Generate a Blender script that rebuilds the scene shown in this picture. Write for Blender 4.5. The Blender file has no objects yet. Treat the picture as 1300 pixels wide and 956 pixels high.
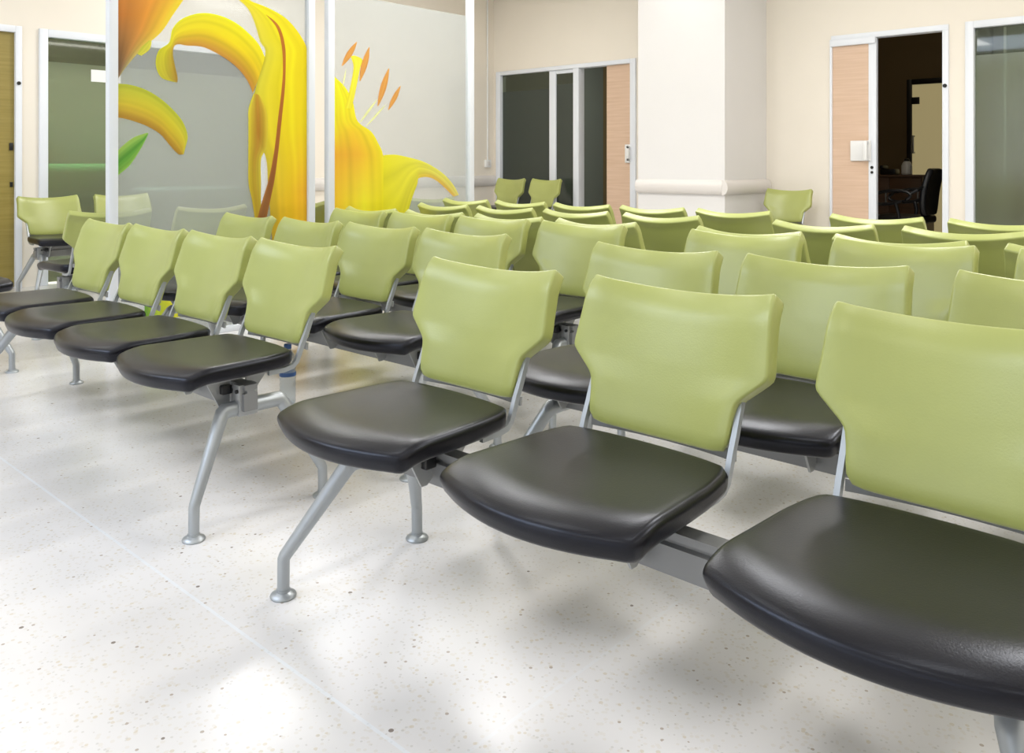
# A hospital waiting room: rows of green-backed beam chairs, lily-print glass screens, glazed doors.
LAMP, COOL, DAY, DAY2, EXPO = 21, 105, 45, 10, 0.0
LILY_NEAR = [
  ('orange_top', [((205,125,40),(232,150,45),(250,205,45)),((190,110,40),(225,145,50),(248,205,50)),((165,105,55),(215,140,60),(240,200,60)),((135,90,55),(190,130,70),(220,190,90)),((120,85,60),(150,110,80),(190,170,120)),((130,95,70),(150,110,80),(170,150,110))],
   [(1.955,1.971,2.369,2.038),(1.955,1.845,2.272,1.89),(1.955,1.756,2.197,1.774),(1.955,1.642,2.084,1.664),(1.955,1.554,2.001,1.56),(1.955,1.485,1.955,1.488)]),
  ('bud', [((205,195,70),(220,205,70),(225,205,80))],
   [(2.13,1.721,2.143,1.713),(2.084,1.677,2.13,1.668),(2.061,1.636,2.084,1.629)]),
  ('curl', [((215,195,60),(190,160,60),(170,120,50)),((220,205,50),(215,195,45),(190,150,50)),((240,220,40),(238,205,40),(205,140,60)),((242,222,30),(240,208,30),(200,135,60)),((238,215,35),(232,190,40),(195,130,55))],
   [(2.272,1.495,2.292,1.493),(2.197,1.516,2.294,1.524),(2.166,1.587,2.28,1.583),(2.183,1.667,2.267,1.649),(2.244,1.72,2.272,1.696),(2.265,1.802,2.299,1.716),(2.327,1.87,2.348,1.713),(2.441,1.916,2.441,1.716),(2.558,1.916,2.529,1.69),(2.665,1.884,2.634,1.638),(2.751,1.83,2.711,1.574),(2.822,1.766,2.759,1.505),(2.871,1.676,2.778,1.459)]),
  ('low', [((190,185,60),(222,195,60),(190,135,50)),((195,190,55),(225,195,50),(185,130,45)),((205,190,60),(215,180,60),(170,120,45))],
   [(1.955,1.462,1.955,1.277),(2.02,1.461,2.02,1.265),(2.111,1.438,2.111,1.236),(2.197,1.391,2.19,1.192),(2.272,1.328,2.237,1.14),(2.327,1.263,2.272,1.101),(2.355,1.183,2.299,1.077),(2.341,1.115,2.313,1.074),(2.331,1.077,2.324,1.075)]),
  ('leaf', [((175,195,95),(95,150,55),(150,185,80))],
   [(1.955,1.069,1.955,0.926),(1.957,1.097,1.957,0.957),(2.033,1.163,2.02,1.014),(2.098,1.19,2.084,1.112),(2.121,1.196,2.122,1.188)]),
  ('big', [((235,205,40),(240,215,35),(240,215,35)),((225,200,60),(240,215,30),(238,210,30)),((215,195,60),(238,212,30),(238,205,25)),((215,190,55),(238,205,30),(240,205,25)),((205,170,50),(238,190,35),(238,165,45)),((190,140,40),(235,170,40),(240,190,40))],
   [(2.634,2.057,2.711,2.068),(2.68,2.031,2.766,2.033),(2.746,1.98,2.887,2.006),(2.79,1.9,3.013,1.957),(2.829,1.788,3.111,1.871),(2.865,1.712,3.174,1.772),(2.79,1.467,3.185,1.646),(2.794,1.352,3.185,1.463),(2.814,1.18,3.185,1.249),(2.871,1.05,3.185,1.036),(2.884,0.889,3.185,0.883),(2.896,0.75,3.185,0.746),(2.92,0.448,3.185,0.425),(2.937,0.05,3.185,0.05)]),
  ('side', [((225,205,60),(205,150,55),(225,200,60)),((220,195,50),(185,125,45),(220,195,60)),((205,175,45),(190,150,45),(205,180,60)),((190,150,40),(180,140,40),(190,150,50))],
   [(2.784,1.46,2.826,1.452),(2.749,1.364,2.874,1.356),(2.747,1.278,2.883,1.239),(2.747,1.149,2.874,1.123),(2.746,1.035,2.835,1.049),(2.749,0.892,2.835,0.89),(2.778,0.762,2.835,0.752),(2.822,0.456,2.855,0.453)]),
  ('stripe', [((200,125,50),(200,125,50),(200,125,50)),((195,115,50),(195,115,50),(195,115,50)),((190,115,55),(170,100,50),(185,110,50)),((160,105,55),(125,80,45),(150,95,50))],
   [(2.868,1.962,2.874,1.96),(2.945,1.889,2.962,1.901),(2.982,1.775,3.006,1.781),(2.991,1.628,3.011,1.63),(2.979,1.479,3.003,1.48),(2.954,1.301,2.982,1.302),(2.929,1.109,2.959,1.109),(2.887,0.918,2.93,0.918),(2.822,0.724,2.887,0.736),(2.727,0.392,2.806,0.385)]),
  ('tip', [((110,150,60),(200,200,60),(225,205,50))],
   [(2.059,0.296,2.084,0.303),(2.098,0.253,2.15,0.292),(2.098,0.174,2.272,0.245),(2.084,0.124,2.327,0.131)]),
]
LILY_FAR = [
  ('bell', [((242,225,45),(242,225,45),(242,225,45)),((242,222,40),(243,225,40),(240,215,40)),((240,205,45),(238,190,45),(242,215,45)),((232,165,50),(236,175,50),(240,210,40)),((238,185,45),(242,215,50),(238,215,35)),((230,190,40),(240,220,60),(230,205,35))],
   [(3.375,1.657,3.383,1.613),(3.375,1.54,3.474,1.549),(3.375,1.439,3.542,1.45),(3.375,1.307,3.583,1.316),(3.375,1.237,3.701,1.247),(3.375,1.16,3.763,1.167),(3.375,1.082,3.806,1.086),(3.375,0.942,3.819,0.937),(3.375,0.756,3.827,0.739),(3.375,0.414,3.815,0.377),(3.375,0.057,3.752,0.05)]),
  ('arch', [((235,215,40),(225,205,40),(215,195,40)),((232,215,70),(228,210,60),(215,195,50)),((228,212,90),(225,205,90),(222,170,70)),((225,205,120),(225,195,110),(225,165,80))],
   [(3.81,1.082,3.804,0.05),(3.92,1.086,3.931,0.284),(4.029,1.07,4.051,0.697),(4.113,1.054,4.127,0.866),(4.185,1.037,4.145,0.913),(4.278,1.002,4.243,0.919),(4.396,0.94,4.336,0.883),(4.493,0.859,4.425,0.821),(4.554,0.777,4.498,0.766)]),
  ('style', [((238,215,50),(245,225,70),(235,210,60))],
   [(3.523,1.759,3.552,1.769),(3.536,1.733,3.623,1.747),(3.548,1.673,3.603,1.678),(3.509,1.504,3.562,1.507),(3.474,1.399,3.532,1.402)]),
  ('anther', [((215,140,70),(222,155,80),(215,140,70))],
   [(3.573,1.864,3.578,1.862),(3.55,1.844,3.569,1.837),(3.529,1.825,3.559,1.812),(3.51,1.804,3.547,1.789),(3.493,1.783,3.533,1.766),(3.479,1.76,3.516,1.745),(3.467,1.737,3.497,1.725),(3.458,1.713,3.476,1.705),(3.449,1.688,3.454,1.687)]),
  ('anther', [((215,140,70),(222,155,80),(215,140,70))],
   [(3.68,1.839,3.686,1.838),(3.661,1.809,3.684,1.806),(3.643,1.779,3.682,1.774),(3.629,1.749,3.676,1.743),(3.617,1.719,3.667,1.712),(3.608,1.689,3.655,1.682),(3.603,1.658,3.64,1.652),(3.6,1.626,3.623,1.623),(3.598,1.595,3.604,1.594)]),
  ('anther', [((215,140,70),(222,155,80),(215,140,70))],
   [(3.856,1.704,3.862,1.703),(3.834,1.671,3.858,1.667),(3.814,1.638,3.853,1.631),(3.796,1.604,3.845,1.596),(3.782,1.57,3.834,1.561),(3.772,1.535,3.82,1.527),(3.764,1.5,3.803,1.494),(3.759,1.465,3.783,1.461),(3.756,1.429,3.761,1.428)]),
  ('anther', [((215,140,70),(222,155,80),(215,140,70))],
   [(3.963,1.586,3.968,1.584),(3.942,1.565,3.96,1.559),(3.922,1.545,3.951,1.535),(3.905,1.523,3.941,1.511),(3.89,1.501,3.928,1.488),(3.877,1.478,3.912,1.466),(3.866,1.455,3.895,1.445),(3.858,1.431,3.875,1.424),(3.85,1.406,3.854,1.405)]),
  ('thread', [((232,222,160),(235,225,170),(232,222,160))],
   [(3.483,1.668,3.485,1.668),(3.478,1.652,3.483,1.652),(3.473,1.636,3.481,1.636),(3.468,1.62,3.479,1.619),(3.464,1.604,3.475,1.603),(3.461,1.588,3.471,1.587),(3.458,1.572,3.467,1.571),(3.456,1.556,3.461,1.556),(3.455,1.54,3.456,1.54)]),
  ('thread', [((232,222,160),(235,225,170),(232,222,160))],
   [(3.752,1.478,3.753,1.477),(3.729,1.457,3.736,1.453),(3.706,1.436,3.719,1.429),(3.685,1.414,3.7,1.406),(3.665,1.393,3.681,1.384),(3.646,1.37,3.661,1.362),(3.628,1.347,3.64,1.341),(3.611,1.324,3.618,1.32),(3.594,1.301,3.596,1.3)]),
  ('thread', [((232,222,160),(235,225,170),(232,222,160))],
   [(3.824,1.441,3.826,1.44),(3.8,1.422,3.806,1.418),(3.776,1.402,3.785,1.396),(3.753,1.383,3.765,1.375),(3.731,1.362,3.743,1.354),(3.71,1.342,3.721,1.334),(3.689,1.321,3.698,1.315),(3.669,1.3,3.675,1.296),(3.65,1.279,3.652,1.278)]),
]
import bpy, bmesh, math, random
from mathutils import Vector, Matrix
random.seed(4)
C = bpy.context.scene.collection
R = math.radians

# ------------------------------------------------------------------ materials
def lin(c):
    return tuple(((v/255)/12.92 if v/255 <= .04045 else ((v/255+.055)/1.055)**2.4) for v in c)+(1.0,)

def mat(name, rgb, rough=.5, metal=0., spec=.5, noise=0., nscale=8., bump=0., bscale=200., coat=0., emit=0., stretch=None):
    m = bpy.data.materials.new(name); m.use_nodes = True
    nt = m.node_tree; b = nt.nodes['Principled BSDF']
    b.inputs['Base Color'].default_value = lin(rgb)
    b.inputs['Roughness'].default_value = rough
    b.inputs['Metallic'].default_value = metal
    if name == 'black vinyl': b.inputs['Specular Tint'].default_value = (.80, .86, 1, 1)  # blue tint puts the cool window light into the seat highlights
    b.inputs['Specular IOR Level'].default_value = spec
    b.inputs['Coat Weight'].default_value = coat
    if emit:
        b.inputs['Emission Color'].default_value = lin(rgb); b.inputs['Emission Strength'].default_value = emit
    if noise or bump:
        tc = nt.nodes.new('ShaderNodeTexCoord'); mp = nt.nodes.new('ShaderNodeMapping')
        nt.links.new(tc.outputs['Object'], mp.inputs['Vector'])
        if stretch: mp.inputs['Scale'].default_value = stretch
    if noise:
        n = nt.nodes.new('ShaderNodeTexNoise'); n.inputs['Scale'].default_value = nscale; n.inputs['Detail'].default_value = 4
        nt.links.new(mp.outputs[0], n.inputs['Vector'])
        r = nt.nodes.new('ShaderNodeValToRGB')
        c = lin(rgb)
        r.color_ramp.elements[0].position = .3; r.color_ramp.elements[1].position = .7
        r.color_ramp.elements[0].color = tuple(v*(1-noise) for v in c[:3])+(1,)
        r.color_ramp.elements[1].color = tuple(min(1, v*(1+noise)) for v in c[:3])+(1,)
        nt.links.new(n.outputs['Fac'], r.inputs['Fac']); nt.links.new(r.outputs['Color'], b.inputs['Base Color'])
    if bump:
        n2 = nt.nodes.new('ShaderNodeTexNoise'); n2.inputs['Scale'].default_value = bscale; n2.inputs['Detail'].default_value = 3
        nt.links.new(mp.outputs[0], n2.inputs['Vector'])
        bp = nt.nodes.new('ShaderNodeBump'); bp.inputs['Strength'].default_value = bump; bp.inputs['Distance'].default_value = .002
        nt.links.new(n2.outputs['Fac'], bp.inputs['Height']); nt.links.new(bp.outputs[0], b.inputs['Normal'])
    return m

def floor_mat():
    m = bpy.data.materials.new('terrazzo'); m.use_nodes = True
    nt = m.node_tree; N = nt.nodes.new; L = nt.links.new
    b = nt.nodes['Principled BSDF']
    tc = N('ShaderNodeTexCoord')
    col = None
    base = N('ShaderNodeTexNoise'); base.inputs['Scale'].default_value = 1.4; base.inputs['Detail'].default_value = 5
    L(tc.outputs['Object'], base.inputs['Vector'])
    r = N('ShaderNodeValToRGB'); r.color_ramp.elements[0].position = .35; r.color_ramp.elements[1].position = .7
    r.color_ramp.elements[0].color = lin((219, 216, 213)); r.color_ramp.elements[1].color = lin((229, 227, 226))
    L(base.outputs['Fac'], r.inputs['Fac']); col = r.outputs['Color']
    def chips(scale, lo, hi, rgb, fac, seed):
        nonlocal col
        mp = N('ShaderNodeMapping'); mp.inputs['Location'].default_value = (seed, seed*1.7, 0)
        L(tc.outputs['Object'], mp.inputs['Vector'])
        v = N('ShaderNodeTexVoronoi'); v.inputs['Scale'].default_value = scale; L(mp.outputs[0], v.inputs['Vector'])
        wn = N('ShaderNodeTexWhiteNoise'); wn.noise_dimensions = '3D'; L(v.outputs['Color'], wn.inputs['Vector'])
        pick = N('ShaderNodeMath'); pick.operation = 'LESS_THAN'; pick.inputs[1].default_value = lo; L(wn.outputs['Value'], pick.inputs[0])
        near = N('ShaderNodeMath'); near.operation = 'LESS_THAN'; near.inputs[1].default_value = hi; L(v.outputs['Distance'], near.inputs[0])
        mul = N('ShaderNodeMath'); mul.operation = 'MULTIPLY'; L(pick.outputs[0], mul.inputs[0]); L(near.outputs[0], mul.inputs[1])
        m2 = N('ShaderNodeMath'); m2.operation = 'MULTIPLY'; m2.inputs[1].default_value = fac; L(mul.outputs[0], m2.inputs[0])
        mx = N('ShaderNodeMixRGB'); mx.inputs['Color2'].default_value = lin(rgb); L(m2.outputs[0], mx.inputs['Fac']); L(col, mx.inputs['Color1'])
        col = mx.outputs['Color']
    chips(95, .40, .40, (214, 207, 195), .45, 1)
    chips(85, .08, .36, (200, 184, 150), .45, 7)
    chips(120, .12, .33, (190, 186, 178), .5, 3)
    chips(80, .022, .30, (150, 130, 104), .65, 13)
    chips(48, .008, .24, (104, 88, 70), .8, 21)
    # joint strips: thin pale lines every 2.4 m
    sx = N('ShaderNodeSeparateXYZ'); L(tc.outputs['Object'], sx.inputs[0])
    for out, off in (('Y', .955), ('X', -1.05)):
        a = N('ShaderNodeMath'); a.operation = 'SUBTRACT'; a.inputs[1].default_value = off-1.2; L(sx.outputs[out], a.inputs[0])
        f = N('ShaderNodeMath'); f.operation = 'FLOORED_MODULO'; f.inputs[1].default_value = 2.4; L(a.outputs[0], f.inputs[0])
        s = N('ShaderNodeMath'); s.operation = 'SUBTRACT'; s.inputs[1].default_value = 1.2; L(f.outputs[0], s.inputs[0])
        ab = N('ShaderNodeMath'); ab.operation = 'ABSOLUTE'; L(s.outputs[0], ab.inputs[0])
        lt = N('ShaderNodeMath'); lt.operation = 'LESS_THAN'; lt.inputs[1].default_value = .004; L(ab.outputs[0], lt.inputs[0])
        hf = N('ShaderNodeMath'); hf.operation = 'MULTIPLY'; hf.inputs[1].default_value = .5 if out == 'Y' else .2; L(lt.outputs[0], hf.inputs[0])
        mx = N('ShaderNodeMixRGB'); mx.inputs['Color2'].default_value = lin((228, 234, 240)); L(hf.outputs[0], mx.inputs['Fac']); L(col, mx.inputs['Color1'])
        col = mx.outputs['Color']
    L(col, b.inputs['Base Color'])
    b.inputs['Roughness'].default_value = .22; b.inputs['Specular IOR Level'].default_value = .5
    return m

def wood_mat(name, rgb, rgb2, rough=.45):
    m = bpy.data.materials.new(name); m.use_nodes = True
    nt = m.node_tree; N = nt.nodes.new; L = nt.links.new; b = nt.nodes['Principled BSDF']
    tc = N('ShaderNodeTexCoord'); mp = N('ShaderNodeMapping'); mp.inputs['Scale'].default_value = (1.2, 1.2, 26)
    L(tc.outputs['Object'], mp.inputs['Vector'])
    n = N('ShaderNodeTexNoise'); n.inputs['Scale'].default_value = 2.2; n.inputs['Detail'].default_value = 6; L(mp.outputs[0], n.inputs['Vector'])
    r = N('ShaderNodeValToRGB'); r.color_ramp.elements[0].position = .3; r.color_ramp.elements[1].position = .75
    r.color_ramp.elements[0].color = lin(rgb); r.color_ramp.elements[1].color = lin(rgb2)
    L(n.outputs['Fac'], r.inputs['Fac']); L(r.outputs['Color'], b.inputs['Base Color'])
    b.inputs['Roughness'].default_value = rough
    return m

def sheet_mat(name, rgb, see, trans=.4, rough=.25, vcol=False, tint=(255, 255, 255), gloss=.05):
    """a printed / frosted / tinted sheet: part see-through, part diffusing, with a faint gloss"""
    m = bpy.data.materials.new(name); m.use_nodes = True
    nt = m.node_tree; N = nt.nodes.new; L = nt.links.new
    nt.nodes.remove(nt.nodes['Principled BSDF']); out = nt.nodes['Material Output']
    tr = N('ShaderNodeBsdfTransparent'); tr.inputs['Color'].default_value = lin(tint)
    df = N('ShaderNodeBsdfDiffuse'); df.inputs['Color'].default_value = lin(rgb)
    tl = N('ShaderNodeBsdfTranslucent'); tl.inputs['Color'].default_value = lin(rgb)
    if vcol:
        at = N('ShaderNodeVertexColor'); at.layer_name = 'Col'
        for s in (tr, df, tl): L(at.outputs['Color'], s.inputs['Color'])
    m1 = N('ShaderNodeMixShader'); m1.inputs[0].default_value = trans; L(df.outputs[0], m1.inputs[1]); L(tl.outputs[0], m1.inputs[2])
    m2 = N('ShaderNodeMixShader'); m2.inputs[0].default_value = see; L(m1.outputs[0], m2.inputs[1]); L(tr.outputs[0], m2.inputs[2])
    gl = N('ShaderNodeBsdfGlossy'); gl.inputs['Roughness'].default_value = rough
    m3 = N('ShaderNodeMixShader'); m3.inputs[0].default_value = gloss; L(m2.outputs[0], m3.inputs[1]); L(gl.outputs[0], m3.inputs[2])
    L(m3.outputs[0], out.inputs['Surface'])
    return m

M = dict(
    green=mat('green vinyl', (169, 176, 99), .33, spec=.65, noise=.04, nscale=5, bump=.10, bscale=260),
    seam=mat('dark green piping', (88, 100, 48), .5),
    black=mat('black vinyl', (20, 18, 21), .30, spec=.33, noise=.10, nscale=6, bump=.10, bscale=300),
    steel=mat('satin grey metal', (172, 177, 180), .38, metal=.55, noise=.03, nscale=12),
    beam=mat('grey painted beam', (140, 141, 141), .42, metal=.25, noise=.03, nscale=6),
    plate=mat('pale bracket steel', (168, 170, 170), .4, metal=.5),
    dark=mat('black plastic', (22, 22, 23), .4),
    floor=floor_mat(),
    wall=mat('cream wall paint', (240, 232, 218), .6, noise=.015, nscale=1.5),
    pillar=mat('pale pillar paint', (226, 224, 222), .55, noise=.012, nscale=1.5),
    ceiling=mat('white ceiling paint', (240, 238, 232), .7),
    rail=mat('off-white rail vinyl', (222, 217, 212), .4),
    white=mat('white painted aluminium', (232, 236, 242), .35),
    post=mat('white post aluminium', (226, 230, 234), .35),
    peach=wood_mat('peach wood veneer', (212, 180, 152), (224, 194, 170)),
    olive=wood_mat('olive wood veneer', (142, 126, 60), (160, 142, 76)),
    brown=wood_mat('brown cabinet wood', (86, 62, 42), (104, 76, 54)),
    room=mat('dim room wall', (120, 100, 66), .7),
    roomgrey=mat('grey room wall', (112, 116, 108), .7),
    teal=mat('teal cabinet paint', (40, 72, 70), .5),
    clear=sheet_mat('tinted clear glass', (60, 62, 52), .72, .2, .03, tint=(205, 208, 190), gloss=.05),
    frost=sheet_mat('frosted pane', (168, 166, 142), .55, .55, .12, tint=(190, 205, 190), gloss=.05),
    smoke=sheet_mat('smoky frosted pane', (92, 98, 90), .35, .5, .1, tint=(170, 185, 175), gloss=.05),
    film=sheet_mat('milky film on glass', (204, 211, 211), .68, .35, .08, gloss=.035),
    print=sheet_mat('lily print', (240, 220, 40), .14, .35, .2, vcol=True, gloss=.02),
    litdoor=mat('glowing beige glass', (204, 188, 138), .4, emit=.42),  # emission stands in for light coming through from the room beyond
    plasticw=mat('white plastic', (236, 236, 234), .35),
    bottle=None,
    blue=mat('blue bottle cap', (60, 96, 150), .4),
    mattress=mat('pale blue sheet', (168, 190, 205), .7),
    greencloth=mat('green blanket', (120, 190, 135), .8),
)
def bottle_mat():
    m = bpy.data.materials.new('clear bottle plastic'); m.use_nodes = True
    nt = m.node_tree; N = nt.nodes.new; L = nt.links.new
    nt.nodes.remove(nt.nodes['Principled BSDF']); out = nt.nodes['Material Output']
    tr = N('ShaderNodeBsdfTransparent'); tr.inputs['Color'].default_value = (.93, .96, .98, 1)
    gl = N('ShaderNodeBsdfGlossy'); gl.inputs['Roughness'].default_value = .08
    fr = N('ShaderNodeLayerWeight'); fr.inputs['Blend'].default_value = .35
    mx = N('ShaderNodeMixShader'); L(fr.outputs['Facing'], mx.inputs[0])
    df = N('ShaderNodeBsdfDiffuse'); df.inputs['Color'].default_value = lin((190, 210, 222)); m0 = N('ShaderNodeMixShader'); m0.inputs[0].default_value = .22
    L(tr.outputs[0], m0.inputs[1]); L(df.outputs[0], m0.inputs[2]); L(m0.outputs[0], mx.inputs[1]); L(gl.outputs[0], mx.inputs[2])
    L(mx.outputs[0], out.inputs['Surface']); return m
M['bottle'] = bottle_mat()

# ------------------------------------------------------------------ mesh helpers
def finish(name, bm, m, parent=None, smooth=True, angle=40):
    bmesh.ops.recalc_face_normals(bm, faces=bm.faces)
    me = bpy.data.meshes.new(name); bm.to_mesh(me); bm.free()
    me.materials.append(m)
    if smooth:
        me.polygons.foreach_set('use_smooth', [True]*len(me.polygons))
        me.set_sharp_from_angle(angle=R(angle))
    o = bpy.data.objects.new(name, me); C.objects.link(o)
    if parent: o.parent = parent
    return o

def add_box(bm, x0, x1, y0, y1, z0, z1, bev=0., seg=2):
    r = bmesh.ops.create_cube(bm, size=1)
    for v in r['verts']:
        v.co = Vector((x0+(v.co.x+.5)*(x1-x0), y0+(v.co.y+.5)*(y1-y0), z0+(v.co.z+.5)*(z1-z0)))
    if bev:
        es = list({e for v in r['verts'] for e in v.link_edges})
        bmesh.ops.bevel(bm, geom=es, offset=bev, segments=seg, affect='EDGES', profile=.5)

def box(name, m, parent, *a, bev=0., seg=2):
    bm = bmesh.new(); add_box(bm, *a, bev=bev, seg=seg); return finish(name, bm, m, parent)

def add_rings(bm, rings, closed=False, caps=True):
    vs = [[bm.verts.new(p) for p in r] for r in rings]
    n = len(vs[0])
    for a, b in zip(vs, vs[1:]):
        for i in range(n): bm.faces.new((a[i], a[(i+1) % n], b[(i+1) % n], b[i]))
    if caps:
        bm.faces.new(list(reversed(vs[0]))); bm.faces.new(vs[-1])

def add_tube(bm, pts, rad, n=14):
    """sweep a round section along pts (mitred at the bends); rad: one or one per point"""
    pts = [Vector(p) for p in pts]
    rad = [rad]*len(pts) if not isinstance(rad, (list, tuple)) else rad
    rings = []; prev_u = None
    for i, p in enumerate(pts):
        a = (pts[i]-pts[i-1]).normalized() if i else (pts[1]-pts[0]).normalized()
        b = (pts[i+1]-pts[i]).normalized() if i < len(pts)-1 else a
        t = (a+b).normalized(); k = 1/max(.5, t.dot(a))
        ref = Vector((1, 0, 0)) if abs(t.x) < .9 else Vector((0, 0, 1))
        u = ref.cross(t).normalized(); w = t.cross(u).normalized()
        rings.append([p+u*math.cos(2*math.pi*j/n)*rad[i]*k+w*math.sin(2*math.pi*j/n)*rad[i] for j in range(n)])
    add_rings(bm, rings)

def add_strap(bm, pts, x, hx, hn):
    """flat bar lying in the plane X=x; hx half thickness across, hn half width in the plane"""
    rings = []
    for i, p in enumerate(pts):
        a = Vector(pts[max(i-1, 0)]); b = Vector(pts[min(i+1, len(pts)-1)])
        t = (b-a).normalized(); nrm = Vector((-t.y, t.x))
        rings.append([Vector((x+sx*hx, p[0]+nrm.x*sn*hn, p[1]+nrm.y*sn*hn)) for sx, sn in ((-1, -1), (1, -1), (1, 1), (-1, 1))])
    add_rings(bm, rings)

def add_lathe(bm, prof, cx=0, cy=0, n=24):
    add_rings(bm, [[Vector((cx+r*math.cos(2*math.pi*j/n), cy+r*math.sin(2*math.pi*j/n), z)) for j in range(n)] for r, z in prof])

def interp(t, xs, ys):
    if t <= xs[0]: return ys[0]
    for i in range(len(xs)-1):
        if t <= xs[i+1]:
            f = (t-xs[i])/(xs[i+1]-xs[i]); return ys[i]+(ys[i+1]-ys[i])*f
    return ys[-1]

def thing(name, label, cat, loc=(0, 0, 0), rz=0, group=None):
    o = bpy.data.objects.new(name, None); C.objects.link(o)
    o.empty_display_size = .1
    o.location = loc; o.rotation_euler = (0, 0, rz)
    return tag(o, label, cat, group)

def tag(o, label, cat, group=None):
    o['label'] = label; o['category'] = cat
    if group: o['group'] = group
    return o

def struct(o):
    o['kind'] = 'structure'; return o

def copy_thing(root):
    r = root.copy(); C.objects.link(r)
    for ch in root.children:
        c = ch.copy(); C.objects.link(c); c.parent = r
        for g in ch.children:
            d = g.copy(); C.objects.link(d); d.parent = c
    return r

def shell(name, grid, thick, bev, m, parent, seg=3, angle=45, off=-1):
    """closed padded shell from a grid of points (rows of points), thickened away from its front side"""
    bm = bmesh.new()
    vs = [[bm.verts.new(p) for p in row] for row in grid]
    for a, b in zip(vs, vs[1:]):
        for i in range(len(a)-1): bm.faces.new((a[i], a[i+1], b[i+1], b[i]))
    me = bpy.data.meshes.new(name); bm.to_mesh(me); bm.free()
    o = bpy.data.objects.new(name, me); C.objects.link(o)
    s = o.modifiers.new('s', 'SOLIDIFY'); s.thickness = thick; s.offset = off; s.use_even_offset = False
    b = o.modifiers.new('b', 'BEVEL'); b.width = bev; b.segments = seg; b.limit_method = 'ANGLE'; b.angle_limit = R(angle); b.harden_normals = False
    dg = bpy.context.evaluated_depsgraph_get()
    me2 = bpy.data.meshes.new_from_object(o.evaluated_get(dg))
    o.modifiers.clear(); o.data = me2; bpy.data.meshes.remove(me); me2.name = name
    me2.materials.clear(); me2.materials.append(m)
    me2.polygons.foreach_set('use_smooth', [True]*len(me2.polygons)); me2.set_sharp_from_angle(angle=R(60))
    o.parent = parent
    return o

# ------------------------------------------------------------------ the waiting chair (faces -Y, origin on the floor under the rear edge of the seat)
ZS = [.463, .482, .500, .52, .532, .543, .552, .56, .568, .576, .585, .594, .603, .611, .618, .628, .642, .66, .68, .70, .715, .730, .750, .770]
WX = ([.463, .470, .485, .53, .555, .565, .608, .615, .632, .66, .70, .745, .762, .770],
      [.157, .164, .168, .171, .1755, .182, .231, .2345, .2345, .231, .228, .2245, .2225, .2205])
YX = ([.463, .54, .617, .70, .770], [.032, .050, .070, .095, .115])
def back_y(u, z):
    t = (z-.463)/.307
    roll = 6*max(0, z-.712)**2 + 7*max(0, .50-z)**2 + .010*max(0, abs(u)-.80)**2*25     # padding rolls back near its edges
    return interp(z, *YX) + (.022+.026*t)*(1-u*u) + roll - .004
def make_chair():
    t = thing('waiting_chair', '', 'chair')
    us = [-1]+[-.86+.86*i/8 for i in range(17)]+[1]
    g = []
    for z in ZS:
        f = (z-.463)/.307; w = interp(z, *WX); row = []
        for u in us:
            zz = z-(.022*f+.009*(1-f))*(1-u*u)
            row.append(Vector((u*w, back_y(u, z), zz)))
        g.append(row)
    bk = shell('backrest', g, .039, .013, M['green'], t, seg=4, angle=50)
    # centre seam down the rear face
    bm = bmesh.new(); pts = []
    for i in range(14):
        z = .485+.255*i/13
        pts.append((0, back_y(0, z)+.0395, z-.012))
    add_tube(bm, pts, .0028, 6); finish('seam', bm, M['seam'], bk)
    # seat
    g = []
    for v in [0, .065, .13, .2, .27, .34, .41, .48, .55, .62, .69, .74, .79, .84, .89, .94, 1]:
        row = []
        w = interp(v, [0, .03, .1, .3, .6, .85, .95, 1], [.182, .198, .207, .218, .224, .2295, .2305, .227])
        for u in us:
            yr = .010+.014*(1-u*u); yf = -.353-.058*(1-u*u)
            y = yr+(yf-yr)*v
            z = .460-.009*(1-u*u)*math.sin(math.pi*min(1, v*1.1))-(.024*((v-.74)/.26)**2 if v > .74 else 0)-.004*abs(u)**6
            row.append(Vector((u*w, y, z)))
        g.append(row)
    shell('seat', g, .046, .0165, M['black'], t, seg=5, angle=50, off=1)
    # uprights carrying the backrest
    for sx in (-1, 1):
        bm = bmesh.new()
        add_strap(bm, [(-.07, .398), (-.015, .399), (.012, .404), (.026, .416), (.035, .436), (.046, .465), (.062, .50), (.080, .545), (.100, .60)], sx*.1765, .0055, .0072)
        finish('upright', bm, M['steel'], t)
    # curved tie plate under the backrest
    bm = bmesh.new(); rings = []
    for i in range(13):
        u = -1+i/6; y = .060+.018*(1-u*u)
        rings.append([Vector((u*.174, y+.004, .445)), Vector((u*.174, y+.010, .445)), Vector((u*.174, y+.012, .466)), Vector((u*.174, y+.006, .466))])
    add_rings(bm, rings); finish('tie_plate', bm, M['plate'], t)
    # bracket that clamps the seat on the beam
    bm = bmesh.new()
    add_box(bm, -.15, .15, -.25, -.03, .391, .399, .002)
    for sx in (-.105, .105):
        prof = [(-.235, .392), (-.03, .392), (-.085, .325), (-.1035, .325), (-.1035, .380), (-.1565, .380), (-.1565, .318), (-.172, .305), (-.188, .305)]
        add_rings(bm, [[Vector((sx-.003, y, z)) for y, z in prof], [Vector((sx+.003, y, z)) for y, z in prof]])
    br = finish('seat_bracket', bm, M['plate'], t)
    for sx in (-.105, .105):
        box('clip', M['dark'], br, sx-.020, sx+.020, -.190, -.1575, .345, .372, bev=.004)
    return t

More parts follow.
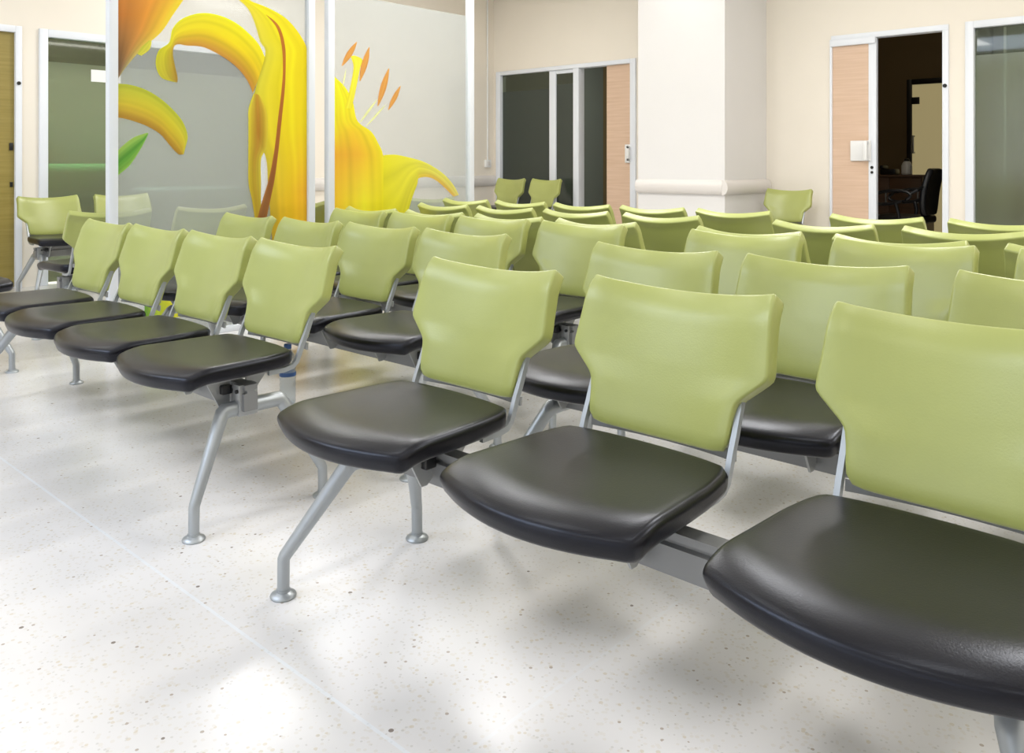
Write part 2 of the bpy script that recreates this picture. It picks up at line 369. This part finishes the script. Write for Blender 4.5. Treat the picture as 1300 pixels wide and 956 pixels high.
# ------------------------------------------------------------------ bench frame: beam on the local X axis with a pair of legs at each end
def make_leg(parent, x):
    bm = bmesh.new()
    sg = -1 if x > 0 else 1          # the legs splay outwards: the bends sit nearer the middle of the bench
    P = [(-.328, .006, 0), (-.327, .088, 0), (-.324, .096, .002), (-.206, .290, .080), (-.200, .298, .083), (-.190, .304, .085), (-.112, .306, .085), (-.016, .304, .085), (-.006, .298, .083), (.000, .290, .080), (.084, .096, .002), (.087, .088, 0), (.088, .006, 0)]
    rr = [.0145, .0145, .0150, .0205, .0215, .0225, .0230, .0225, .0215, .0205, .0150, .0145, .0145]
    add_tube(bm, [(x+sg*dx, y, z) for y, z, dx in P], rr, 16)
    leg = finish('leg', bm, M['steel'], parent)
    for y in (-.328, .088):
        bm = bmesh.new(); add_lathe(bm, [(.030, 0), (.031, .003), (.029, .007), (.020, .011), (.0165, .013), (.0165, .018)], x, y)
        finish('foot', bm, M['steel'], leg)
    return leg

def make_frame(length, label, group=None, name='bench_frame'):
    t = thing(name, label, 'bench frame', group=group)
    h = length/2
    bm = bmesh.new()
    # beam profile with a groove near the top, extruded along X
    prof = [(-.152, .300), (-.108, .300), (-.108, .350), (-.118, .353), (-.118, .359), (-.110, .362), (-.110, .376), (-.150, .376), (-.150, .362), (-.142, .359), (-.142, .353), (-.152, .350)]
    add_rings(bm, [[Vector((x, y, z)) for y, z in prof] for x in (-h+.045, h-.045)])
    finish('beam', bm, M['beam'], t, angle=20)
    for sx in (-1, 1):
        make_leg(t, sx*h)
        a, b = sorted((sx*(h-.096), sx*(h-.058)))
        ep = box('end_plate', M['plate'], t, a, b, -.160, -.100, .284, .3755, bev=.003)
        for dx, z in ((.009, .357), (-.007, .312)):
            bm = bmesh.new(); cx = (a+b)/2+dx
            add_tube(bm, [(cx, -.158, z), (cx, -.166, z)], .006, 10)
            finish('bolt', bm, M['dark'], ep)
    return t

PITCH_L, PITCH_R = .545, .56
chair0 = make_chair(); used = False
frames = {}
def put_chair(x, y, rz, label, group, sz=1.):
    global used
    o = chair0 if not used else copy_thing(chair0); used = True
    o.location = (x, y, 0); o.rotation_euler = (0, 0, rz); o.scale = (1, 1, sz)
    o['label'] = label; o['category'] = 'chair'; o['group'] = group
    return o
def put_frame(x, y, rz, length, label, group='metal beam frames under the chairs', sz=1.):
    k = round(length, 3)
    if k in frames: o = copy_thing(frames[k])
    else: o = frames[k] = make_frame(length, label)
    o.location = (x, y, 0); o.rotation_euler = (0, 0, rz); o.scale = (1, 1, sz)
    o['label'] = label; o['category'] = 'bench frame'; o['group'] = group
    return o

ORD = ['at the aisle end', 'second from the aisle', 'third from the aisle', 'fourth from the aisle', 'fifth from the aisle']
def row(xs, top_y, back, rowname, side, from_aisle):
    """xs: chair centres; top_y: where the tops of the backrests run; back: faces away (+Y)"""
    y = top_y+.135 if back else top_y-.135
    rz = math.pi if back else 0
    order = sorted(xs, reverse=True) if from_aisle == 'hi' else sorted(xs)
    for i, x in enumerate(order):
        put_chair(x, y, rz, 'green-backed chair %s, %s, %s' % (ORD[i], rowname, side), 'green waiting chairs of the %s, %s' % (rowname, side))
    w = .452
    put_frame((max(xs)+min(xs))/2, y, rz, max(xs)-min(xs)+w, 'grey metal beam frame under %s, %s' % (rowname, side))

LS, RS = 'lily-screen block', 'open-door block'
row([-2.415, -2.920, -3.425, -3.925], 1.565, False, 'front row', LS, 'hi')
row([-1.523, -.963, -.403], 1.565, False, 'front row', RS, 'lo')
row([-2.325, -2.835, -3.355, -3.905], 2.250, False, 'second row', LS, 'hi')
row([-1.46, -.925, -.37], 2.235, False, 'second row', RS, 'lo')
row([-2.275, -2.815, -3.335, -3.865], 2.915, False, 'third row', LS, 'hi')
row([-1.515, -.945, -.380], 2.925, False, 'third row', RS, 'lo')
row([-2.330, -2.875, -3.425, -3.975], 3.105, True, 'row backing on the third', LS, 'hi')
row([-1.580, -1.010, -.450], 3.105, True, 'row backing on the third', RS, 'lo')
row([-2.370, -2.925, -3.465, -4.010], 3.710, True, 'fifth row facing away', LS, 'hi')
row([-1.520, -.955], 3.690, True, 'fifth row facing away', RS, 'lo')
row([-2.295, -2.83, -3.365, -3.90, -4.44], 4.330, True, 'hindmost row facing away', LS, 'hi')
row([-1.515, -.955], 4.330, True, 'hindmost row facing away', RS, 'lo')

# chairs behind the glass screens, backs against them, facing the far window (-X)
for i, y in enumerate((1.97, 2.58, 3.19, 3.78, 4.39)):
    put_chair(-5.03, y, -math.pi/2, 'green chair back behind the lily glass, %s' % ['at the open end by the post', 'second along from the open end', 'where the two screens meet', 'behind the yellow bell petals', 'behind the drooping petal tip'][i], 'chairs behind the glass screens')
put_frame(-5.03, 3.18, -math.pi/2, 2.42+.452, 'grey metal beam frame behind the lily glass screens')
# pair against the far wall by the glazed door (facing +X)
put_chair(-7.20, 2.47, math.pi/2, 'pale green chair against the wall beside the olive door', 'chairs by the glazed door')
put_chair(-7.20, 3.05, math.pi/2, 'pale green chair by the glazed door, half hidden by the screen post', 'chairs by the glazed door')
put_frame(-7.20, 2.76, math.pi/2, 1.05, 'grey metal beam frame of the two chairs by the glazed door')
# a chair whose seat just enters the picture at the edge
put_chair(-4.933, 1.165, math.pi/2, 'black chair seat cut off by the picture edge below the olive door', 'chairs beside the front row')
put_frame(-4.933, 1.165, math.pi/2, .44, 'grey metal frame of the chair cut off below the olive door')
# pair in front of the far sliding door
put_chair(-7.10, 7.56, 0, 'upright green chair before the sliding glass door, next to the switch', 'chairs before the sliding glass door', 1.10)
put_chair(-6.53, 7.56, 0, 'upright green chair before the middle of the sliding glass door', 'chairs before the sliding glass door', 1.10)
put_frame(-6.815, 7.56, 0, 1.03, 'grey metal beam frame before the sliding glass door', sz=1.10)
# single chair beside the pillar
put_chair(-3.53, 7.62, 0, 'single green chair in the corner between pillar and peach door', 'chair beside the pillar', 1.02)
put_frame(-3.53, 7.62, 0, .44, 'grey metal frame of the single chair beside the pillar', sz=1.02)

# ------------------------------------------------------------------ room shell
WY, WXL, CH = 8.0, -7.69, 3.3          # far wall, side wall, ceiling height
struct(box('floor', M['floor'], None, -11.5, 4.0, -4.0, 13.0, -.10, 0))
def wall_with_holes(name, axis, pos, thick, a0, a1, z1, holes, m):
    """axis 'x': wall runs along X at Y=pos..pos+thick; axis 'y': runs along Y at X=pos..pos+thick"""
    bm = bmesh.new()
    As = sorted({a0, a1, *[h[0] for h in holes], *[h[1] for h in holes]}); Zs = sorted({0, z1, *[h[2] for h in holes], *[h[3] for h in holes]})
    for i in range(len(As)-1):
        z_run = None
        for j in range(len(Zs)-1):
            am, zm = (As[i]+As[i+1])/2, (Zs[j]+Zs[j+1])/2
            if any(h[0] < am < h[1] and h[2] < zm < h[3] for h in holes): continue
            if axis == 'x': add_box(bm, As[i], As[i+1], pos, pos+thick, Zs[j], Zs[j+1])
            else: add_box(bm, pos, pos+thick, As[i], As[i+1], Zs[j], Zs[j+1])
    bmesh.ops.remove_doubles(bm, verts=bm.verts, dist=1e-5)
    # drop the inner faces two boxes share
    seen = {}
    for f in list(bm.faces):
        k = tuple(sorted(v.index for v in f.verts)); 
    bm.verts.index_update()
    for f in list(bm.faces):
        k = tuple(sorted(v.index for v in f.verts)); seen.setdefault(k, []).append(f)
    bmesh.ops.delete(bm, geom=[f for fs in seen.values() if len(fs) > 1 for f in fs], context='FACES_ONLY')
    return struct(finish(name, bm, m, None, smooth=False))
DA, DB, DC = (-7.63, -5.446, 0, 2.215), (-3.214, -2.183, 0, 2.235), (-2.051, -.85, 0, 2.24)
wall_with_holes('wall_back', 'x', WY, .12, -7.81, 4.0, CH, [DA, DB, DC], M['wall'])
LA, LB = (1.50, 2.382, 0, 2.15), (2.513, 4.62, 0, 2.15)
wall_with_holes('wall_left', 'y', WXL-.12, .12, -4.0, 8.0, CH, [LA, LB], M['wall'])
struct(box('wall_right', M['wall'], None, 4.0, 4.12, -4.0, 8.12, 0, CH))
struct(box('wall_front', M['wall'], None, -7.81, 4.12, -4.12, -4.0, 0, CH))
struct(box('ceiling', M['ceiling'], None, -11.5, 4.12, -4.12, 13.0, CH, CH+.1))
struct(box('wall_pillar', M['pillar'], None, -4.843, -3.877, 7.144, WY-.001, 0, CH))
# rooms behind the glazing
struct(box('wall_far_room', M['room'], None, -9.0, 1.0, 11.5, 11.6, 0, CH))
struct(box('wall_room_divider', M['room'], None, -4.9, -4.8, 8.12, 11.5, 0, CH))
struct(box('wall_room_side', M['roomgrey'], None, -2.13, -2.05, 8.14, 11.5, 0, CH))
struct(box('wall_room_end', M['roomgrey'], None, .9, 1.0, 8.12, 11.5, 0, CH))
struct(box('wall_room_west', M['roomgrey'], None, -8.6, -8.5, 8.12, 11.5, 0, CH))
struct(box('wall_side_room_back', M['roomgrey'], None, -10.6, -10.5, -1.0, 8.0, 0, CH))
struct(box('wall_side_room_end', M['roomgrey'], None, -10.5, -7.81, 6.2, 6.3, 0, CH))
struct(box('wall_side_room_near', M['roomgrey'], None, -10.5, -7.81, -.2, -.1, 0, CH))

# padded handrail / bumper rails (round-fronted)
def rail(name, p0, p1, nrm):
    """p0,p1: ends on the wall (x,y); nrm: direction out of the wall"""
    bm = bmesh.new(); prof = []
    for i in range(13):
        a = -math.pi/2+math.pi*i/12
        prof.append((.008+.050*math.cos(a), .797+.070*math.sin(a)))
    prof = [(0, .727)]+prof+[(0, .867)]
    add_rings(bm, [[Vector((p[0]+nrm[0]*d, p[1]+nrm[1]*d, z)) for d, z in prof] for p in (p0, p1)])
    return struct(finish(name, bm, M['rail'], None))
rail('trim_1', (-4.843, 7.144), (-3.877, 7.144), (0, -1))
rail('trim_2', (-3.877, 7.09), (-3.877, 7.99), (1, 0))
rail('trim_3', (WXL, 4.66), (WXL, 7.99), (1, 0))
rail('trim_4', (-5.40, WY), (-4.85, WY), (0, -1))
for nm, a in (('baseboard_back', (-5.44, -4.843, 7.988, 8.0, 0, .10)), ('baseboard_left', (WXL, WXL+.012, 4.66, 7.98, 0, .10)), ('baseboard_pillar', (-4.843, -3.865, 7.132, 7.144, 0, .10))):
    struct(box(nm, M['rail'], None, *a, bev=.003))

# ------------------------------------------------------------------ glazed fronts on the far wall
def bars(name, m, parent, boxes, bev=.004):
    bm = bmesh.new()
    for b in boxes: add_box(bm, *b, bev=bev)
    return finish(name, bm, m, parent)
F0, F1 = WY-.025, WY+.09     # frame depth
def rect_frame(x0, x1, z0, z1, w, wt=None):
    wt = wt or w
    return [(x0, x0+w, F0, F1, z0, z1), (x1-w, x1, F0, F1, z0, z1), (x0+w, x1-w, F0, F1, z1-wt, z1)]
# far sliding door unit (window + door)
w1 = struct(thing('window_1', 'sliding glass front on the far wall', 'window')); del w1['category']; del w1['label']
bars('window_frame', M['white'], w1, rect_frame(DA[0], DA[1], 0, DA[3], .075, .05)+[(-6.344, -6.26, F0, F1, 0, 2.165)])
bars('sash', M['white'], w1, [(-6.735, -6.63, WY-.005, WY+.03, .05, 2.165), (-6.63, -6.35, WY, WY+.03, 2.12, 2.165), (-6.63, -6.35, WY, WY+.03, .02, .10)])
box('pane', M['clear'], w1, -7.555, -6.735, WY+.030, WY+.036, 1.95, 2.166)
box('frosted_pane', M['smoke'], w1, -7.555, -6.735, WY+.030, WY+.036, .02, 1.95)
box('pane', M['clear'], w1, -6.63, -6.344, WY+.014, WY+.020, 1.99, 2.12)
box('frosted_pane', M['smoke'], w1, -6.63, -6.344, WY+.014, WY+.020, .10, 1.99)
d1 = struct(thing('door_1', 'x', 'door')); del d1['category']; del d1['label']
box('door_leaf', M['peach'], d1, -5.876, -5.525, WY+.02, WY+.055, .01, 2.164)
hd = bars('door_handle', M['plasticw'], d1, [(-5.60, -5.50, WY-.01, WY+.02, 1.03, 1.24), (-5.535, -5.51, WY-.07, WY-.01, 1.05, 1.08), (-5.535, -5.51, WY-.07, WY-.01, 1.19, 1.22), (-5.535, -5.51, WY-.07, WY-.05, 1.05, 1.22)])
# door with the open sliding leaf
d2 = struct(thing('door_2', 'x', 'door')); del d2['category']; del d2['label']
bars('door_frame', M['white'], d2, [(-3.214, -2.183, F0, F1, 2.185, 2.235), (-2.233, -2.183, F0, F1, 0, 2.185), (-3.214, -2.80, F0-.01, F0+.04, 2.131, 2.19), (-3.226, -3.204, F0, F1, 0, 2.2)])
box('door_leaf', M['peach'], d2, -3.204, -2.868, WY-.005, WY+.035, .01, 2.131)
box('leaf_stile', M['white'], d2, -2.868, -2.797, WY-.012, WY+.04, .01, 2.185, bev=.004)
bars('door_handle', M['plasticw'], d2, [(-3.03, -2.84, WY-.03, WY-.012, 1.045, 1.235), (-2.895, -2.855, WY-.075, WY-.03, 1.05, 1.075), (-2.895, -2.855, WY-.075, WY-.03, 1.205, 1.23), (-2.895, -2.855, WY-.085, WY-.07, 1.05, 1.23)], bev=.008)
bm = bmesh.new()
add_tube(bm, [(-2.835, WY-.010, .985), (-2.835, WY-.020, .985)], .014, 14); add_tube(bm, [(-2.835, WY-.010, .94), (-2.835, WY-.020, .94)], .012, 14)
finish('lock', bm, M['dark'], d2)
bm = bmesh.new(); add_tube(bm, [(-2.21, F0+.002, 1.70), (-2.21, F0-.008, 1.70)], .017, 16); finish('door_stop', bm, M['dark'], d2)
# glazed front at the picture edge
w2 = struct(thing('window_2', 'x', 'window')); del w2['category']; del w2['label']
bars('window_frame', M['white'], w2, rect_frame(DC[0], DC[1], 0, DC[3], .067, .06))
box('pane', M['clear'], w2, -1.984, -.917, WY+.03, WY+.036, 1.95, 2.18)
box('frosted_pane', M['frost'], w2, -1.984, -.917, WY+.03, WY+.036, .02, 1.95)
# side wall: olive door and glazed door
S0, S1 = WXL-.09, WXL+.025
d3 = struct(thing('door_3', 'x', 'door')); del d3['category']; del d3['label']
bars('door_frame', M['white'], d3, [(S0, S1, 2.332, 2.382, 0, 2.15), (S0, S1, 1.50, 1.55, 0, 2.15), (S0, S1, 1.55, 2.332, 2.095, 2.15)])
box('door_leaf', M['olive'], d3, WXL-.05, WXL-.01, 1.55, 2.332, .01, 2.095)
bm = bmesh.new(); add_tube(bm, [(S1-.002, 2.355, 1.68), (S1+.010, 2.355, 1.68)], .015, 14); finish('door_stop', bm, M['dark'], d3)
bars('latch', M['dark'], d3, [(WXL-.012, WXL+.002, 2.295, 2.322, 1.13, 1.19), (WXL-.012, WXL+.002, 2.30, 2.32, .83, .87)], bev=.002)
w3 = struct(thing('window_3', 'x', 'window')); del w3['category']; del w3['label']
bars('window_frame', M['white'], w3, [(S0, S1, 2.513, 2.58, 0, 2.15), (S0, S1, 4.55, 4.62, 0, 2.15), (S0, S1, 2.58, 4.55, 2.086, 2.15)])
box('pane', M['clear'], w3, WXL-.04, WXL-.034, 2.58, 4.55, 1.885, 2.086)
box('frosted_pane', M['frost'], w3, WXL-.04, WXL-.034, 2.58, 4.55, .02, 1.885)
nt_ = box('notice_card', M['plasticw'], None, WXL-.033, WXL-.030, 2.945, 3.20, 1.74, 1.845); nt_.name = 'notice_card'
tag(nt_, 'small white card stuck on the glazed door beside the lily screen', 'sign')

# ------------------------------------------------------------------ lily glass screens
PX = -4.76
def cat(p, i, t):
    p0, p1, p2, p3 = p[max(i-1, 0)], p[i], p[i+1], p[min(i+2, len(p)-1)]
    return tuple(.5*(2*b+(c-a)*t+(2*a-5*b+4*c-d)*t*t+(3*b-a-3*c+d)*t**3) for a, b, c, d in zip(p0, p1, p2, p3))
def lily(name, data, parent, lo, hi):
    me = bpy.data.meshes.new(name); V, Fc, K = [], [], []
    for li, (nm, cs, pr) in enumerate(data):
        x = PX+.0060+.0005*li
        rows = []
        for i in range(len(pr)-1):
            for s in range(5): rows.append(cat(pr, i, s/5))
        rows.append(pr[-1])
        nr, nc = len(rows), 13
        b0 = len(V)
        for ri, r in enumerate(rows):
            ct = ri/(nr-1)*(len(cs)-1); ci = min(int(ct), len(cs)-2) if len(cs) > 1 else 0; f = ct-ci
            A, B = cs[ci], cs[min(ci+1, len(cs)-1)]
            tri = [tuple(a+(b-a)*f for a, b in zip(A[k], B[k])) for k in range(3)]
            for c in range(nc):
                u = c/(nc-1); q = u*2; qi = min(int(q), 1); g = q-qi
                rgb = [tri[qi][k]+(tri[qi+1][k]-tri[qi][k])*g for k in range(3)]
                st = 1+.05*math.sin(u*23+li)*math.sin(u*9+ri*.05)      # fine veining along the petal
                K.append(lin(tuple(max(0, min(255, v*st)) for v in (rgb[0]*1.05, rgb[1]*1.08+6, rgb[2]+12))))
                y = min(max(r[0]+(r[2]-r[0])*u, lo), hi); z = max(.04, r[1]+(r[3]-r[1])*u)
                V.append((x, y, z))
        for ri in range(nr-1):
            for c in range(nc-1):
                a = b0+ri*nc+c; Fc.append((a, a+1, a+nc+1, a+nc))
    me.from_pydata(V, [], Fc); at = me.color_attributes.new('Col', 'FLOAT_COLOR', 'POINT')
    for i, k in enumerate(K): at.data[i].color = k
    me.materials.append(M['print']); o = bpy.data.objects.new(name, me); C.objects.link(o); o.parent = parent
    return o
def screen(label, y0, y1, zt, data):
    t = thing('glass_screen', label, 'glass screen', (0, 0, 0), 0, 'lily print glass screens')
    box('pane', M['film'], t, PX-.004, PX+.004, y0+.02, y1-.02, .03, zt)
    for y in (y0, y1):
        bars('post', M['post'], t, [(PX-.026, PX+.026, y-.026, y+.026, 0, CH)], bev=.006)
    lily('lily_print', data, t, y0+.03, y1-.03)
    box('bottom_rail', M['post'], t, PX-.02, PX+.02, y0+.026, y1-.026, .0, .035, bev=.003)
    return t
screen('glass screen printed with big curling yellow lily petals beside the front rows', 1.925, 3.20, 2.12, LILY_NEAR)
screen('glass screen printed with a yellow lily bell and orange anthers, farther along', 3.355, 4.68, 2.18, LILY_FAR)

# ------------------------------------------------------------------ small things
# switch box with conduit in the far corner
sw = thing('switch_box', 'small white switch box with a thin conduit in the far corner', 'switch', (WXL+.001, 7.87, 0))
box('box', M['plasticw'], sw, 0, .035, -.05, .05, .97, 1.07, bev=.006)
box('rocker', M['rail'], sw, .035, .041, -.02, .02, .995, 1.045, bev=.003)
bm = bmesh.new(); add_tube(bm, [(.012, .0, 1.065), (.012, .0, CH-.005)], .010, 10); finish('conduit', bm, M['plasticw'], sw)
# water bottle
bt = thing('water_bottle', 'clear plastic water bottle on the floor behind the front row aisle chair', 'bottle', (-3.14, 2.0, 0))
bm = bmesh.new()
prof = [(.026, 0), (.033, .004), (.0345, .015)]
for i in range(12):
    z = .02+i*.0125; prof.append((.0345 if i % 2 else .0325, z))
prof += [(.0345, .175), (.033, .19), (.025, .212), (.015, .228), (.0135, .236)]
add_lathe(bm, prof); finish('bottle_body', bm, M['bottle'], bt)
bm = bmesh.new(); add_lathe(bm, [(.0155, .234), (.016, .236), (.016, .252), (.0145, .254)]); finish('cap', bm, M['blue'], bt)
bm = bmesh.new(); add_lathe(bm, [(.0350, .120), (.0352, .122), (.0352, .134), (.0350, .136)]); finish('label_band', bm, M['blue'], bt)

# dim room behind the open sliding door
gd = struct(thing('door_4', 'x', 'door')); del gd['category']; del gd['label']
bars('door_frame', M['dark'], gd, [(-3.62, -3.56, 11.42, 11.5, 0, 2.10), (-2.75, -2.69, 11.42, 11.5, 0, 2.10), (-3.56, -2.75, 11.42, 11.5, 2.03, 2.10)])
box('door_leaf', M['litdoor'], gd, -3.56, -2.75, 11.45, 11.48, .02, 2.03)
bars('hinge', M['dark'], gd, [(-3.56, -3.47, 11.435, 11.45, 1.78, 1.87)])
bars('door_handle', M['plate'], gd, [(-3.545, -3.525, 11.39, 11.41, 1.15, 1.38), (-3.545, -3.525, 11.41, 11.45, 1.15, 1.17), (-3.545, -3.525, 11.41, 11.45, 1.36, 1.38)])
cb = thing('low_cabinet', 'brown wooden cabinet in the dim room behind the open door', 'cabinet', (-3.55, 10.62, 0))
box('carcass', M['brown'], cb, -.75, .36, 0, .45, .05, .86); box('cabinet_top', M['brown'], cb, -.77, .38, -.02, .45, .86, .885, bev=.003)
for i in range(3):
    dr = box('door', M['brown'], cb, -.73+.365*i, -.38+.365*i, -.016, 0, .08, .84, bev=.003)
    box('handle', M['plate'], dr, -.42+.365*i, -.405+.365*i, -.035, -.016, .55, .70, bev=.003)
box('plinth', M['dark'], cb, -.74, .35, .02, .45, 0, .05)
jg = thing('thermos', 'pale thermos flask on the brown cabinet in the dim room', 'flask', (-3.42, 10.8, .885))
bm = bmesh.new(); add_lathe(bm, [(.05, 0), (.062, .01), (.062, .11), (.045, .15), (.03, .165)]); finish('body', bm, M['plasticw'], jg)
bm = bmesh.new(); add_lathe(bm, [(.03, .163), (.032, .168), (.028, .19), (.012, .20)]); finish('lid', bm, M['dark'], jg)
tp = thing('telephone', 'black desk telephone on the brown cabinet in the dim room', 'telephone', (-3.62, 10.8, .885))
box('body', M['dark'], tp, -.09, .09, -.09, .09, 0, .07, bev=.015); box('handset', M['dark'], tp, -.09, -.045, -.10, .10, .07, .115, bev=.015)
# office chair, side on, facing the cabinet
oc = thing('office_chair', 'black office chair with loop arms in the dim doorway', 'chair', (-2.87, 9.02, 0), 0)
g = []
for j in range(11):
    v = j/10; z = .50+.48*v; w = .235*(1-.25*abs(2*v-1)**3)
    g.append([Vector((.20+.07*v-.05*(1-u*u)*.6+.05*math.sin(v*3.1)*-.5, -u*w, z)) for u in [-1+.2*i for i in range(11)]])
shell('backrest', g, .06, .02, M['dark'], oc)
box('seat', M['dark'], oc, -.27, .23, -.25, .25, .42, .50, bev=.03, seg=3)
for sy in (-1, 1):
    bm = bmesh.new(); pts = []
    for i in range(21):
        a = 2*math.pi*i/20
        pts.append((-.06+.20*math.cos(a), sy*.29, .685+.065*math.sin(a)+.025*math.cos(a)))
    add_tube(bm, pts, .017, 8)
    add_tube(bm, [(.0, sy*.29, .625), (.02, sy*.28, .54), (.02, sy*.24, .47)], .018, 8)
    add_tube(bm, [(.12, sy*.29, .72), (.2, sy*.28, .76), (.24, sy*.2, .80)], .016, 8)
    finish('armrest', bm, M['dark'], oc)
bm = bmesh.new(); add_tube(bm, [(0, 0, .10), (0, 0, .42)], .028, 12); finish('column', bm, M['dark'], oc)
for k in range(5):
    a = 2*math.pi*k/5+.3; bm = bmesh.new()
    add_tube(bm, [(0, 0, .11), (.16*math.cos(a), .16*math.sin(a), .10), (.30*math.cos(a), .30*math.sin(a), .07)], [.025, .02, .015], 8)
    lg = finish('base_arm', bm, M['dark'], oc)
    bm = bmesh.new(); x, y = .30*math.cos(a), .30*math.sin(a); add_tube(bm, [(x-.02*math.sin(a), y+.02*math.cos(a), .03), (x+.02*math.sin(a), y-.02*math.cos(a), .03)], .03, 12)
    finish('caster', bm, M['dark'], lg)
# behind the glazed front at the picture edge
struct(box('trim_5', M['white'], None, -2.049, -1.96, 8.9, 9.0, 0, 2.6))
tc = thing('storage_cabinet', 'dark teal cabinet seen dimly behind the frosted front by the open door', 'cabinet', (-1.35, 9.0, 0))
box('carcass', M['teal'], tc, -.55, .8, 0, .5, .06, .93, bev=.004); box('cabinet_top', M['teal'], tc, -.57, .82, -.02, .5, .93, .96, bev=.004)
for i in range(3): box('door', M['teal'], tc, -.54+.445*i, -.105+.445*i, -.018, 0, .08, .91, bev=.004)
box('plinth', M['dark'], tc, -.54, .79, .02, .5, 0, .06)
# bed behind the glazed door of the side wall
bd = thing('examination_bed', 'pale blue examination bed with green blanket behind the glazed door', 'bed', (-8.30, 3.55, 0))
box('mattress', M['mattress'], bd, -.38, .38, -.95, .95, .62, .78, bev=.03, seg=3)
box('bed_frame', M['steel'], bd, -.38, .38, -.95, .95, .56, .62, bev=.01)
for sx in (-1, 1):
    for sy in (-1, 1):
        bm = bmesh.new(); add_tube(bm, [(sx*.33, sy*.88, 0), (sx*.33, sy*.88, .56)], .022, 12); finish('leg', bm, M['steel'], bd)
bk = box('green_blanket', M['greencloth'], None, -8.69, -7.91, 2.65, 3.45, .782, 1.02, bev=.07, seg=4)
tag(bk, 'folded green blanket on the bed behind the glazed door', 'blanket')

# ------------------------------------------------------------------ light
def area(name, loc, rot, sx, sy, power, rgb=(1, 1, 1)):
    l = bpy.data.lights.new(name, 'AREA'); l.shape = 'RECTANGLE'; l.size = sx; l.size_y = sy; l.energy = power; l.color = rgb
    o = bpy.data.objects.new(name, l); C.objects.link(o); o.location = loc; o.rotation_euler = rot
    return o
for x in (-6.2, -4.3, -2.4, -.5, 1.6):
    for y, k in ((-1.2, .5), (1.2, .45), (4.0, 2.1), (6.3, .55)):
        area('ceiling_lamp', (x, y, CH-.03), (0, 0, 0), .32, 1.3, LAMP*k, (1, .985, .965))
area('cool_ceiling_light', (-3.6, -1.6, CH-.05), (0, 0, 0), 3.4, 2.0, COOL, (.66, .78, 1))  # unseen broad cool light under the ceiling, placed for bluish sheen on the vinyl
area('daylight', (-1.2, -3.9, 1.7), (R(90), 0, 0), 7.0, 2.2, DAY, (.62, .76, 1))
area('daylight', (3.9, 1.5, 1.8), (0, R(90), 0), 2.0, 6.0, DAY2, (.86, .93, 1))
area('room_fill', (-8.02, 3.0, CH-.05), (0, 0, 0), .2, 1.6, 230, (1, .98, .9))  # unseen fill lights, added to brighten the rooms behind the glazing and doorway
area('room_fill', (-6.6, 10.0, CH-.05), (0, 0, 0), 1.2, .3, 55, (.92, 1, .97))
area('room_fill', (-.6, 10.0, CH-.05), (0, 0, 0), 1.2, .3, 85, (.95, 1, .95))
area('room_fill', (-3.4, 9.6, CH-.05), (0, 0, 0), .6, .3, 4, (1, .85, .6))

w = bpy.data.worlds.new('world'); bpy.context.scene.world = w; w.use_nodes = True
w.node_tree.nodes['Background'].inputs[0].default_value = (.8, .85, .9, 1); w.node_tree.nodes['Background'].inputs[1].default_value = .3

# ------------------------------------------------------------------ camera
cd = bpy.data.cameras.new('camera'); cam = bpy.data.objects.new('camera', cd); C.objects.link(cam)
cam.location = (0, 0, 1.023); cam.rotation_euler = (R(90), 0, R(42.63))
cd.sensor_fit = 'HORIZONTAL'; cd.sensor_width = 36; cd.lens = 1072.1/1300*36
cd.shift_y = -(478-207.4)/1300
cd.clip_start = .05
sc = bpy.context.scene; sc.camera = cam
sc.view_settings.view_transform = 'Standard'; sc.view_settings.look = 'None'; sc.view_settings.exposure = EXPO
sc.cycles.use_denoising = True
sc.cycles.max_bounces = 8; sc.cycles.transparent_max_bounces = 12
